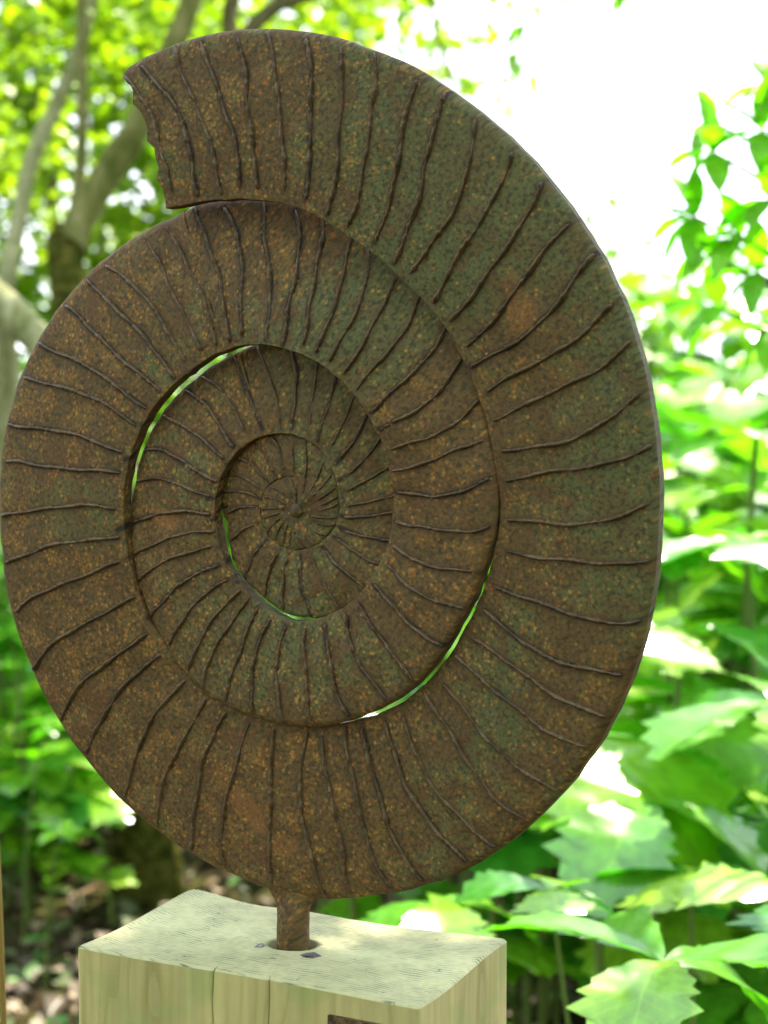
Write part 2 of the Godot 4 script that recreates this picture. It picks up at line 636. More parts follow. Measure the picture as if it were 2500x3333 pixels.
func build_ground() -> void:
	var g := Geo.new()
	var rows := []
	var uvs := []
	var nz := noise(81, 1.0, 3)
	for i in 91:
		var a := i / 90.0 * 2.0 - 1.0
		var z := -5.0 + (a * 9.0 + signf(a) * pow(absf(a), 5.0) * 150.0)
		var row := PackedVector3Array()
		var u := PackedVector2Array()
		for j in 91:
			var b := j / 90.0 * 2.0 - 1.0
			var x := b * 7.0 + signf(b) * pow(absf(b), 5.0) * 150.0
			row.append(Vector3(x, ground_at(x, z) + nz.get_noise_2d(x, z) * 0.05, z))
			u.append(Vector2(x, z))
		rows.append(row)
		uvs.append(u)
	g.grid(rows, uvs, true)
	var o := part("ground", g.mesh(), M.soil, self)
	tag(o, "dark woodland soil sloping gently up to the right", "", "", "structure")


# ---------------------------------------------------------------- wooden post
func post_top(x: float, z: float) -> float:
	return 1.07 + 0.0025 * sin(x * 21.0 + 1.0) * sin(z * 30.0 + 0.5) - 0.004 * exp(-((x + 0.09) ** 2 + (z + 0.085) ** 2) / 0.0014) + 0.002 * exp(-((x + 0.155) ** 2 + (z + 0.085) ** 2) / 0.0008)


func build_post() -> void:
	var t := thing("wooden_post", "squared pale timber post with a ringed sawn top carrying the rusty spiral", "post", Vector3(SEAT.x, 0, SEAT.z), YAW)
	# outline with rounded arrises and two drying checks in the front
	var x0 := -0.157
	var x1 := 0.153
	var z0 := -0.094
	var z1 := 0.075
	var outline := PackedVector2Array()
	var hole := Vector2(0.0, -0.006)
	var front := [x0 + 0.004]
	for k in range(1, 44):
		front.append(lerpf(x0, x1, k / 44.0))
	front.append(x1 - 0.004)
	var checks := [Vector2(-0.0245, 0.003), Vector2(0.0258, 0.004)]
	for ck in checks:
		for dx in [-0.0008, -0.0002, 0.0002, 0.0008]:
			front.append(ck.x + dx)
	front.sort()
	for x in front:
		var z := z1
		for ck in checks:
			if absf(x - ck.x) < 0.0005:
				z -= ck.y
		outline.append(Vector2(x, z))
	outline.append(Vector2(x1 - 0.001, z1 - 0.001))
	for k in 25:
		outline.append(Vector2(x1, lerpf(z1 - 0.004, z0 + 0.004, k / 24.0)))
	outline.append(Vector2(x1 - 0.001, z0 + 0.001))
	for k in 33:
		outline.append(Vector2(lerpf(x1 - 0.004, x0 + 0.006, k / 32.0), z0))
	outline.append(Vector2(x0 + 0.0015, z0 + 0.0015))
	for k in 25:
		outline.append(Vector2(x0, lerpf(z0 + 0.006, z1 - 0.004, k / 24.0)))
	outline.append(Vector2(x0 + 0.001, z1 - 0.001))
	outline.append(outline[0])
	var g := Geo.new()
	var rows := []
	var uvs := []
	var rad := 0.0195
	for k in 15:
		var row := PackedVector3Array()
		var u := PackedVector2Array()
		for q in outline:
			var dir := (q - hole).normalized()
			var inner := hole + dir * rad
			var p: Vector2
			var y: float
			if k == 0:
				p = hole + dir * (rad - 0.0003)
				y = 1.01
			else:
				var f := pow((k - 1) / 13.0, 1.2)
				var edge := q - dir * 0.0022
				p = inner.lerp(edge, f)
				y = post_top(p.x, p.y) - (0.0012 if k == 1 else 0.0)
			row.append(Vector3(p.x, y, p.y))
			u.append(Vector2((p.x + 0.17) / 0.34, (p.y + 0.17) / 0.34))
		rows.append(row)
		uvs.append(u)
	# rounded arris
	var row2 := PackedVector3Array()
	var u2 := PackedVector2Array()
	for q in outline:
		row2.append(Vector3(q.x, post_top(q.x, q.y) - 0.0022, q.y))
		u2.append(Vector2((q.x + 0.17) / 0.34, (q.y + 0.17) / 0.34))
	rows.append(row2)
	uvs.append(u2)
	g.grid(rows, uvs, false, true)
	part("sawn_top", g.mesh(), M.end_grain, t)
	var s := Geo.new()
	rows = []
	uvs = []
	for k in 22:
		var row := PackedVector3Array()
		var u := PackedVector2Array()
		var run := 0.0
		for j in outline.size():
			var q := outline[j]
			if j > 0:
				run += minf(q.distance_to(outline[j - 1]), 0.02)
			var y: float = post_top(q.x, q.y) - 0.0022
			y = lerpf(y, -0.15, pow(k / 21.0, 2.0))
			row.append(Vector3(q.x, y, q.y))
			u.append(Vector2(run / 0.36, y * 3.0))
			for ck in checks:
				if absf(q.x - ck.x) < 0.0016 and q.y > z1 - 0.02:
					row[row.size() - 1].x += 0.0022 * sin((1.07 - y) * 40.0 + ck.x * 90.0) * minf((1.07 - y) * 30.0, 1.0)
		rows.append(row)
		uvs.append(u)
	s.grid(rows, uvs, false, true)
	part("shaft", s.mesh(), M.side_grain, t)
	# rusty name plate let in low on the front, only its upper edge in view
	var pl := MeshInstance3D.new()
	pl.name = "metal_plate"
	var bm := BoxMesh.new()
	bm.size = Vector3(0.06, 0.05, 0.004)
	pl.mesh = bm
	pl.material_override = M.weld
	t.add_child(pl)
	pl.position = Vector3(0.1085, 1.0265, z1 + 0.001)
	# loose scraps on the sawn top
	var chip := Geo.new()
	var cr := []
	var cu := []
	for k in 3:
		cr.append(PackedVector3Array([Vector3(-0.011 + k * 0.003, 0.0006, k * 0.003), Vector3(-0.003, 0.0025, -0.002 + k * 0.0042), Vector3(0.004, 0.003, -0.003 + k * 0.0045), Vector3(0.012 - k * 0.004, 0.0008, -0.001 + k * 0.004)]))
		cu.append(PackedVector2Array([Vector2(0, k), Vector2(1, k), Vector2(2, k), Vector2(3, k)]))
	chip.grid(cr, cu, true)
	var flake := part("bark_flake", chip.mesh(), std(Color(0.30, 0.27, 0.27), 0.9), self)
	tag(flake, "dark flake of bark lying on the post top in front of the iron stem", "bark flake")
	flake.position = SEAT + Vector3(0.018, 0.0015, 0.030)
	flake.rotation_degrees.y = -12
	var bit := part("slate_chip", chip.mesh(), std(Color(0.38, 0.38, 0.40), 0.6), self)
	tag(bit, "small grey chip lying against the iron stem's left side", "chip")
	bit.position = SEAT + Vector3(-0.024, 0.0005, 0.004)
	bit.rotation_degrees.y = 20
	bit.scale = Vector3(0.45, 1.0, 0.45)
	flake.scale = Vector3(0.8, 1.0, 0.9)


# ---------------------------------------------------------------- spiral sculpture
const STEP := [Vector2(336, 26), Vector2(360, 27), Vector2(400, 15), Vector2(430, 2), Vector2(450, -6), Vector2(490, -12), Vector2(540, -11), Vector2(575, -4), Vector2(600, 3), Vector2(630, 11), Vector2(680, 17), Vector2(720, 30), Vector2(780, 25), Vector2(810, 15), Vector2(850, 10), Vector2(890, 5), Vector2(920, 5), Vector2(960, 8), Vector2(990, 12), Vector2(1040, 8), Vector2(1080, 4), Vector2(1120, 0.8), Vector2(1160, 0.15), Vector2(1800, 0.1)]
const OUTER := [Vector2(-60, 6), Vector2(-25, 6), Vector2(90, 2), Vector2(180, 0), Vector2(270, -4), Vector2(336, -14), Vector2(360, -17), Vector2(400, -9), Vector2(450, 4), Vector2(490, 8), Vector2(540, 8), Vector2(600, 0), Vector2(630, -6), Vector2(680, -15), Vector2(720, -20), Vector2(780, -18), Vector2(810, -14), Vector2(850, -6), Vector2(900, -4), Vector2(960, -9), Vector2(990, -12), Vector2(1080, -10), Vector2(1120, -8), Vector2(1300, -7), Vector2(1800, -6)]


func radius_at(psi: float) -> float:
	var f := clampf((psi + 30.0) / 15.0, 0.0, R.size() - 1.001)
	var k := int(f)
	return cubic_interpolate(R[k], R[k + 1], R[maxi(k - 1, 0)], R[mini(k + 2, R.size() - 1)], f - k)


func slit(psi: float) -> float:
	# the saw cut between one turn and the next, wider where the turns were sprung apart
	return 0.0006 if psi < 700.0 else 0.0003


const LAP := [Vector2(334, 0), Vector2(337, 5), Vector2(380, 4), Vector2(420, 1), Vector2(450, 0), Vector2(461, -2.2), Vector2(514, -2.2), Vector2(532, 1), Vector2(600, 2), Vector2(628, 3), Vector2(638, -0.6), Vector2(690, 0.2), Vector2(712, 5.5), Vector2(790, 4.5), Vector2(820, 3), Vector2(870, 1), Vector2(886, 0.5), Vector2(893, -3.0), Vector2(980, -3.0), Vector2(988, 2), Vector2(1060, 1.5), Vector2(1100, 0.3)]


func plate_point(psi: float, t: float) -> Vector3:
	var ro := radius_at(psi) + (interp(LAP, psi) * 0.001 if psi > 334.0 else 0.0)
	var ri := radius_at(psi + 360.0) + slit(psi)
	if psi > 1075.0:
		ri = 0.003
	var wo := interp(OUTER, psi) * 0.001
	var wi := (interp(OUTER, psi + 360.0) + interp(STEP, psi + 360.0)) * 0.001
	var r := lerpf(ri, ro, t)
	var w := lerpf(wi, wo, t) + 0.0025 * 4.0 * t * (1.0 - t) * clampf((ro - ri) / 0.1, 0.2, 1.0)
	var a := deg_to_rad(psi)
	return Vector3(MID.x + r * sin(a), MID.y + r * cos(a), w)


func rib_angle(psi: float, w: int, t: float) -> float:
	var h := sin(psi * 7.13) * 43758.5
	h = h - floorf(h) - 0.5
	var slant := [-2.4, -0.4, -6.0, -14.0][w] + h * [2.4, 3.0, 6.0, 16.0][w] as float
	var bend := [1.3, 2.1, 1.8, 1.0][w] + sin(psi * 3.7) * 1.0 as float
	return psi - bend * 0.66 + slant * (t - 0.5) + bend * 4.0 * t * (1.0 - t) + [0.45, 0.5, 0.6, 0.6][w] * sin(t * 7.0 + psi * 5.0) + [0.12, 0.15, 0.2, 0.2][w] * sin(t * 19.0 + psi * 3.0)


func build_sculpture() -> void:
	var t := thing("spiral_sculpture", "tall rusted steel ammonite spiral with raised weld ribs standing on a timber post", "sculpture", SEAT, YAW)
	var wob := noise(91, 9.0, 2)
	var cuts := [-24.6, 335.5, 695.5, 1075.5, 1440.0]
	var bounds := [0.0, 0.002, 0.006, 0.012, 0.022, 0.05]
	for w in 4:
		var g := Geo.new()
		var fr := []
		var fu := []
		var ow := []
		var ou := []
		var iw := []
		var iu := []
		var bk := []
		var bu := []
		var count := int((cuts[w + 1] - cuts[w]) / 2.4)
		for k in count + 1:
			var psi := lerpf(cuts[w], cuts[w + 1], float(k) / count)
			var width := maxf(plate_point(psi, 1.0).distance_to(plate_point(psi, 0.0)), 0.002)
			var th := 0.011 * clampf(width / 0.06, 0.35, 1.0)
			var bev := minf(0.0075, width * 0.06)
			var row := PackedVector3Array()
			var u := PackedVector2Array()
			var edge := PackedVector3Array()
			var ts := [0.0, 0.0006 / width]
			for j in range(1, 14):
				ts.append(lerpf(0.0006, width - bev, j / 14.0) / width)
			ts.append_array([1.0 - bev / width, 1.0 - bev * 0.55 / width, 1.0 - bev * 0.2 / width, 1.0])
			for j in ts.size():
				var tt: float = ts[j]
				var ps := psi
				if w == 0 and k < 12:
					# the broken mouth of the shell is hollowed and chipped
					var mouth := 3.2 * tt * (1.0 - tt) * 2.2 + 0.35 * sin(tt * 23.0) + 0.25 * sin(tt * 51.0) + 0.7 * smoothstep(0.78, 0.82, tt) * (1.0 - smoothstep(0.88, 0.93, tt)) + 2.4 * pow(maxf(tt - 0.90, 0.0) / 0.10, 2.0)
					ps += mouth * (1.0 - k / 12.0)
				var p := plate_point(ps, tt)
				var drop := 0.0
				if j == 0:
					drop = 0.0006 if w < 2 else 0.0002
				elif j == ts.size() - 3:
					drop = bev * 0.07
				elif j == ts.size() - 2:
					drop = bev * 0.24
				elif j == ts.size() - 1:
					drop = bev * 0.5
				var dirr := Vector3(sin(deg_to_rad(psi)), cos(deg_to_rad(psi)), 0)
				var e := wob.get_noise_3d(p.x * 10.0, p.y * 10.0, w * 7.0) * 0.0011 + wob.get_noise_3d(p.x * 33.0, p.y * 33.0, w * 7.0) * 0.0005
				if j == 0 or j >= ts.size() - 3:
					p += dirr * e
				p.z -= drop
				p.z += wob.get_noise_3d(p.x * 4.0, p.y * 4.0, 3.0 + w) * 0.0016
				row.append(p)
				u.append(plate_uv(p))
			fr.append(row)
			fu.append(u)
			var a := row[row.size() - 1]
			var b := row[0]
			var ab := a - Vector3(0, 0, th)
			var bb := b - Vector3(0, 0, th)
			ow.append(PackedVector3Array([a, a.lerp(ab, 0.5), ab]))
			iw.append(PackedVector3Array([bb, b.lerp(bb, 0.5), b]))
			bk.append(PackedVector3Array([ab, ab.lerp(bb, 0.33), ab.lerp(bb, 0.66), bb]))
			ou.append(PackedVector2Array([plate_uv(a), plate_uv(a.lerp(ab, 0.5)), plate_uv(ab)]))
			iu.append(PackedVector2Array([plate_uv(bb), plate_uv(b.lerp(bb, 0.5)), plate_uv(b)]))
			bu.append(PackedVector2Array([plate_uv(ab), plate_uv(ab), plate_uv(bb), plate_uv(bb)]))
			if w == 0 and k == 0:
				var back := PackedVector3Array()
				for q in row:
					back.append(q - Vector3(0, 0, th))
				g.grid([row, back], [u, u], true)
		g.grid(fr, fu, false)
		g.grid(ow, ou, false)
		g.grid(bk, bu, false)
		g.grid(iw, iu, false)
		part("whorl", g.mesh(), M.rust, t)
	# small boss that closes the middle
	var hub := Geo.new()
	var hr := []
	var hu := []
	for k in 6:
		var row := PackedVector3Array()
		var u := PackedVector2Array()
		for j in 21:
			var a := -TAU * j / 20.0
			var r := 0.006 * sin(k / 5.0 * PI / 2.0) * (1.0 + 0.05 * sin(j * 2.0))
			var p := Vector3(MID.x + r * cos(a), MID.y + r * sin(a), -0.0052 + 0.003 * pow(cos(k / 5.0 * PI / 2.0), 3.0) - (0.004 if k == 5 else 0.0))
			row.append(p)
			u.append(plate_uv(p))
		hr.append(row)
		hu.append(u)
	hub.grid(hr, hu, true, true)
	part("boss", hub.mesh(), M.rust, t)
	# weld beads
	for w in 4:
		for psi in [RIBS_A, RIBS_B, RIBS_C, RIBS_D][w]:
			part("rib", bead(psi, w), M.weld, t)
	# iron stem: round below, flattening and flaring into the plate
	var st := Geo.new()
	var rows := []
	var uvs := []
	var lv := [Vector3(-0.05, 0.0136, 0.0136), Vector3(-0.01, 0.0136, 0.0136), Vector3(0.012, 0.0134, 0.0134), Vector3(0.022, 0.0135, 0.012), Vector3(0.029, 0.0145, 0.009), Vector3(0.035, 0.0168, 0.0065), Vector3(0.039, 0.0205, 0.0052), Vector3(0.043, 0.0235, 0.0047), Vector3(0.052, 0.025, 0.0045)]
	for q in lv:
		var row := PackedVector3Array()
		var u := PackedVector2Array()
		for j in 25:
			var a := TAU * (j % 24) / 24.0
			var p := Vector3(q.y * cos(a), q.x, -0.0062 + q.z * sin(a))
			p.x += wob.get_noise_3d(p.x * 20.0, p.y * 14.0, p.z * 20.0) * 0.0007
			row.append(p)
			u.append(plate_uv(p + Vector3(0.2, 0.1, 0)))
		rows.append(row)
		uvs.append(u)
	st.grid(rows, uvs, false, true)
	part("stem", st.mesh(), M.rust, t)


func bead(psi: float, w: int) -> ArrayMesh:
	var g := Geo.new()
	var width := plate_point(psi, 1.0).distance_to(plate_point(psi, 0.0))
	var n := clampi(int(width / 0.0026), 8, 44)
	var half: float = [0.0018, 0.0016, 0.0013, 0.0010][w]
	var h1 := absf(sin(psi * 1.37))
	var h2 := absf(sin(psi * 2.91))
	var t0 := 0.015 + 0.045 * h1
	var t1 := 0.985 - 0.035 * h2
	if w == 2:
		t0 = 0.06 + 0.1 * h1
	if w == 3:
		t0 = 0.16 + 0.38 * h1
	var rows := []
	var uvs := []
	for k in n + 1:
		var t := lerpf(t0, t1, float(k) / n)
		var p := plate_point(rib_angle(psi, w, t), t)
		var p2 := plate_point(rib_angle(psi, w, t + 0.01), t + 0.01)
		var along := (p2 - p).normalized()
		var across := along.cross(Vector3.BACK).normalized()
		var grow := 0.88 + 0.25 * sin(k * 1.5 + psi) * sin(k * 1.1 + psi * 2.0) + rng.randf_range(-0.34, 0.34)
		if k == 0 or k == n:
			grow *= 0.35
		var row := PackedVector3Array()
		var u := PackedVector2Array()
		for j in 7:
			var a := PI * j / 6.0
			var q := p + across * cos(a) * half * grow + Vector3(0, 0, sin(a) * half * 2.1 * grow - 0.0008)
			row.append(q)
			u.append(plate_uv(q))
		rows.append(row)
		uvs.append(u)
	g.grid(rows, uvs, true)
	return g.mesh()


# ---------------------------------------------------------------- leaves and plants
# a broad leaflet along +z, one unit long; lobed: jagged points at its end
func broad_leaf(droop: float, fold: float, lobed: bool, wide: float) -> ArrayMesh:
	var g := Geo.new()
	var rows := []
	var uvs := []
	var n := 17
	for k in n:
		var s := k / float(n - 1)
		var w := wide * pow(s, 0.75) * (1.0 - smoothstep(0.72, 1.0, s) * 0.86) * 1.25
		if not lobed:
			w = wide * sin(pow(s, 0.8) * PI) * 0.95
		var tooth := 1.0
		var fwd := 0.0
		if lobed and s > 0.3:
			var jit := sin(k * 5.3 + droop * 40.0) * 0.05
			tooth = [1.07, 0.95][k % 2] + jit
			if s > 0.6:
				tooth = [1.13, 0.87][k % 2] + jit
				fwd = [0.035, -0.02][k % 2] + jit * 0.4
		elif not lobed:
			tooth = [1.02, 0.99][k % 2]
		var row := PackedVector3Array()
		var u := PackedVector2Array()
		for j in 7:
			var f := (j - 3) / 3.0
			var edge := absf(f)
			var ww := w * (tooth if edge > 0.9 else 1.0)
			var z := s + fwd * edge * edge - 0.05 * edge * smoothstep(0.7, 1.0, s)
			var y := 0.18 * s - droop * s * s + fold * edge * w + sin(s * 26.0 - edge * 3.0) * 0.006
			row.append(Vector3(f * ww, y, z))
			u.append(Vector2(0.5 + f * 0.5, s))
		rows.append(row)
		uvs.append(u)
	g.grid(rows, uvs, true)
	return g.mesh()


func make_leaves() -> void:
	leafm.broad = []
	for k in 6:
		leafm.broad.append(broad_leaf([0.25, 0.4, 0.55, 0.15, 0.7, 0.32][k], [0.18, 0.12, 0.2, 0.26, 0.08, -0.08][k], true, [0.36, 0.42, 0.38, 0.33, 0.44, 0.40][k]))
	leafm.oval = []
	for k in 4:
		leafm.oval.append(broad_leaf([0.2, 0.35, 0.5, 0.1][k], [0.3, 0.15, 0.25, 0.4][k], false, [0.24, 0.28, 0.3, 0.22][k]))
	leafm.lance = []
	for k in 3:
		leafm.lance.append(broad_leaf([0.2, 0.4, 0.3][k], [0.3, 0.2, 0.45][k], false, [0.19, 0.22, 0.17][k]))


# a herb: one stalk with leaflets spread like the fingers of a hand
func herb(called: String, label: String, at: Vector3, hub: float, size: float, n: int, tint: int, group: String, shape := "broad", sag := 0.0) -> Node3D:
	var t := thing(called, label, "plant", at, rng.randf_range(0, 360), group)
	t.set_meta("base_name", called)
	var g := Geo.new()
	var lean := Vector3(rng.randf_range(-0.08, 0.08), 0, rng.randf_range(-0.08, 0.08))
	tube(g, [Vector3(0, -0.05, 0) - lean, Vector3(0, hub * 0.5, 0) - lean * 0.8, Vector3(0, hub, 0)], [0.007 * size / 0.2, 0.006 * size / 0.2, 0.005 * size / 0.2], 6, 3)
	part("stalk", g.mesh(), M.stalk, t)
	for k in n:
		var ms: Array = leafm[shape]
		var o := part("leaf", ms[rng.randi() % ms.size()], M.broad[clampi(tint + (rng.randi() % 3) - 1, 0, 4)] if shape != "lance" else M.lance[tint % 3], t)
		var turn := 360.0 * k / n + rng.randf_range(-16, 16)
		var b := Basis.from_euler(Vector3(deg_to_rad(rng.randf_range(-8, 14) + sag), deg_to_rad(turn), deg_to_rad(rng.randf_range(-14, 14))))
		var k2 := size * rng.randf_range(0.8, 1.15)
		o.transform = Transform3D(b.scaled(Vector3.ONE * k2), Vector3(0, hub + 0.004, 0))
		if called == "undergrowth_plant":
			# lower leaves up the stalk
			var f := rng.randf_range(0.35, 0.8)
			var o2 := part("leaf", ms[rng.randi() % ms.size()], M.broad[clampi(tint + (rng.randi() % 3) - 1, 0, 4)], t)
			o2.transform = Transform3D(b.rotated(Vector3.UP, 0.5).scaled(Vector3.ONE * k2 * 0.85), Vector3(0, hub * f, 0))
	return t


func name_plant(o: Node3D, sort: int) -> void:
	var p := o.position
	var d := -p.z
	var size: String = ["tall", "middling", "low"][sort / 3]
	var tint: String = ["green", "yellowish", "dark", "yellowish", "pale", "bright", "dark", "bright", "pale"][sort]
	var spot: String
	if p.x < 0.06 * d:
		spot = "in the shade hidden behind the spiral"
		o.set_meta("group", "plants behind the spiral")
	else:
		var row := "at the bank's front" if d < 4.0 else "midway up the bank" if d < 6.0 else "high on the bank"
		var place := "beside the spiral's rim" if p.x < 0.17 * d else "toward the right border"
		spot = row + " " + place
		o.set_meta("group", "broad leaved plants of the bright bank")
	o.set_meta("label", "%s %s broad-leaved plant %s" % [size, tint, spot])


func name_low(o: Node3D, sort: int) -> void:
	var p := o.position
	var d := -p.z
	var looks: String = ["dark lobe leaved", "green oval leaved", "broad dark lobe leaved", "pale oval leaved"][sort]
	var place := "at the left border" if p.x < -0.2 * d else "left of the mossy trunk" if p.x < -0.15 * d else "behind the spiral's left rim"
	var row := "nearest the post" if d < 6.2 else "midway back" if d < 7.6 else "farthest back"
	o.set_meta("label", "%s plant, %s, %s" % [looks, row, place])
	o.set_meta("group", "low plants in the shade at left")


func build_plants() -> void:
	# the nearer ones on the right, one by one: x, z, hub height above datum, leaflet length, count, tint, label
	var near := [
		[0.33, -1.92, 0.855, 0.23, 5, 1, "broad lobed plant beside the post's right side, two long glossy leaves spread wide"],
		[0.235, -2.3, 0.83, 0.13, 4, 2, "small plant with folded young leaves just under the spiral's lower right edge"],
		[0.47, -2.5, 0.80, 0.17, 5, 3, "dark green rosette plant above the two long glossy leaves"],
		[0.44, -2.75, 0.85, 0.24, 5, 0, "toothed bright leaf plant touching the spiral's lower right rim"],
		[0.66, -2.75, 1.02, 0.24, 6, 2, "star shaped plant with pale shining leaf bases at right border, knee high"],
		[0.56, -3.1, 1.10, 0.24, 5, 4, "tall yellow green lobed plant standing right of the spiral's lower half"],
		[0.45, -1.72, 0.70, 0.17, 5, 4, "yellow lit plant in the bottom corner below the long glossy leaves"],
		[0.27, -2.05, 0.66, 0.16, 5, 3, "low shaded plant tucked behind the post's right corner"],
		[0.56, -2.15, 0.86, 0.2, 5, 3, "deep green plant at the right border, level with the sawn post top"],
		[0.08, -2.6, 0.72, 0.17, 5, 1, "green plant peeping out under the spiral, right of its iron stem"],
		[0.72, -3.3, 1.25, 0.25, 6, 2, "sunlit plant with broad overlapping leaves at mid height on the right"],
		[0.60, -3.5, 1.22, 0.22, 5, 1, "mid green plant close to the spiral's right rim, level with its middle"],
	]
	for q in near:
		var y := ground_at(q[0], q[1])
		herb("broad_leaved_plant", q[6], Vector3(q[0], y, q[1]), q[2] - y, q[3], q[4], q[5], "broad leaved plants on the right")
	# one of each sort for the bank behind, then copies
	var sorts := []
	for k in 9:
		var tier := k / 3
		var h := herb("bank_plant", "", Vector3(1.0 + 0.3 * k, 0, -4.0 - 0.4 * k), [0.92, 0.62, 0.34][tier] + 0.06 * (k % 3), [0.26, 0.25, 0.22][tier], 5 + k % 2, [2, 4, 1, 4, 0, 2, 1, 2, 0][k], "", "broad", [0.0, 4.0, -6.0][tier])
		h.position.y = ground_at(h.position.x, h.position.z)
		name_plant(h, k)
		sorts.append(h)
	for k in 235:
		var d := 2.9 + 7.2 * pow((k + 0.5) / 235.0, 1.15)
		var x: float
		if k % 6 == 5:
			x = rng.randf_range(-0.035, 0.05) * d
		else:
			x = rng.randf_range(0.07, 0.30) * d
		var at := Vector3(x, ground_at(x, -d), -d)
		var pick: int = [0, 1, 2, 3, 4, 5, 6, 7, 8, 3, 5, 1][rng.randi() % 12]
		if d < 3.7:
			pick = 3 + rng.randi() % 6
		var c := dup(sorts[pick], at, rng.randf_range(0, 360), rng.randf_range(0.85, 1.2), "", "")
		name_plant(c, pick)
	# low shaded growth on the left
	var low := []
	for k in 4:
		var h := herb("undergrowth_plant", "low leafy plant in the shade left of the spiral", Vector3(-1.0 - 0.13 * k, 0, -5.6 - 0.3 * k), [0.45, 0.6, 0.35, 0.7][k], [0.15, 0.13, 0.17, 0.14][k], 6 + k % 3, [1, 1, 3, 0][k], "low plants in the shade at left", "oval" if k % 2 else "broad")
		name_low(h, k)
		low.append(h)
	for k in 120:
		var d := rng.randf_range(5.0, 9.0)
		var x := rng.randf_range(-0.26, -0.06) * d
		if d < 6.0 and x > -0.19 * d:
			continue
		var pick := rng.randi() % 4
		var c := dup(low[pick], Vector3(x, ground_at(x, -d), -d), rng.randf_range(0, 360), rng.randf_range(0.8, 1.5), "", "")
		name_low(c, pick)
	for k in 46:
		var d := rng.randf_range(4.7, 7.2)
		var pick := rng.randi() % 4
		var c := dup(low[pick], Vector3(rng.randf_range(-0.25, -0.185) * d, 0.0, -d), rng.randf_range(0, 360), rng.randf_range(0.8, 1.45), "", "")
		name_low(c, pick)
	var sap := [[-0.97, -4.7, 0.62, "thin seedling with upright leaves near the mossy trunk foot"], [-0.84, -4.25, 0.42, "small sprig of green leaves by the post's left edge"], [-1.08, -4.9, 0.8, "taller seedling with pale stalk at the left border"]]
	for q in sap:
		herb("seedling", q[3], Vector3(q[0], 0, q[1]), q[2], 0.11, 5, 0, "", "oval")
	build_shrub()
	var cane := Geo.new()
	tube(cane, [Vector3(-0.351, -0.1, -1.53), Vector3(-0.352, 0.6, -1.52), Vector3(-0.356, 1.13, -1.5), Vector3(-0.375, 1.24, -1.5)], [0.0032, 0.003, 0.0028, 0.002], 8, 4, 0.1)
	var c := part("cane", cane.mesh(), M.cane, self)
	tag(c, "thin orange brown cane at the left border beside the post", "cane")


# evergreen shrub reaching in from the right: rosettes of narrow leaves on forking twigs
func build_shrub() -> void:
	var t := thing("narrow_leaved_shrub", "shrub with whorls of narrow leaves reaching in against the white sky", "shrub", Vector3(1.05, ground_at(1.05, -3.2), -3.2))
	var base := t.position
	var g := Geo.new()
	tube(g, [Vector3(0, -0.05, 0), Vector3(-0.03, 0.7, 0.02), Vector3(0.0, 1.5, 0.0), Vector3(0.03, 2.3, -0.05)], [0.022, 0.018, 0.014, 0.008], 8, 4, 0.1)
	part("trunk", g.mesh(), M.dark, t)
	# rosette centres in metres
	var spots := [Vector3(0.675, 2.01, -3.0), Vector3(0.70, 2.10, -3.05), Vector3(0.69, 1.89, -3.0), Vector3(0.65, 1.83, -3.05), Vector3(0.60, 1.80, -3.1), Vector3(0.67, 1.76, -3.0), Vector3(0.64, 1.71, -3.2), Vector3(0.72, 1.66, -3.1), Vector3(0.60, 1.98, -3.05), Vector3(0.575, 1.87, -3.1), Vector3(0.63, 2.06, -3.2), Vector3(0.86, 2.1, -3.1)]
	for s in spots:
		var p: Vector3 = s - base
		var root := Vector3(0.0, clampf(p.y - 0.12, 0.3, 2.2), 0)
		var tw := Geo.new()
		tube(tw, [root, root.lerp(p, 0.55) + Vector3(0, -0.03, 0), p], [0.008, 0.006, 0.0036], 6, 4)
		part("twig", tw.mesh(), M.dark, t)
		var out := (p - root.lerp(p, 0.7)).normalized()
		var n := 5 + rng.randi() % 2
		for k in n:
			var o := part("leaf", leafm.lance[rng.randi() % 3], M.lance[rng.randi() % 3], t)
			var a := TAU * k / n + rng.randf_range(-0.25, 0.25)
			var side := out.cross(Vector3.UP).normalized()
			var up2 := side.cross(out)
			var dir := (side * cos(a) + up2 * sin(a) + out * rng.randf_range(0.1, 0.9) + Vector3(0, -0.25, 0)).normalized()
			var yb := (Vector3.UP - dir * dir.y).normalized()
			var xb := yb.cross(dir)
			var sz := rng.randf_range(0.10, 0.135)
			o.transform = Transform3D(Basis(xb * sz, yb * sz, dir * sz), p)


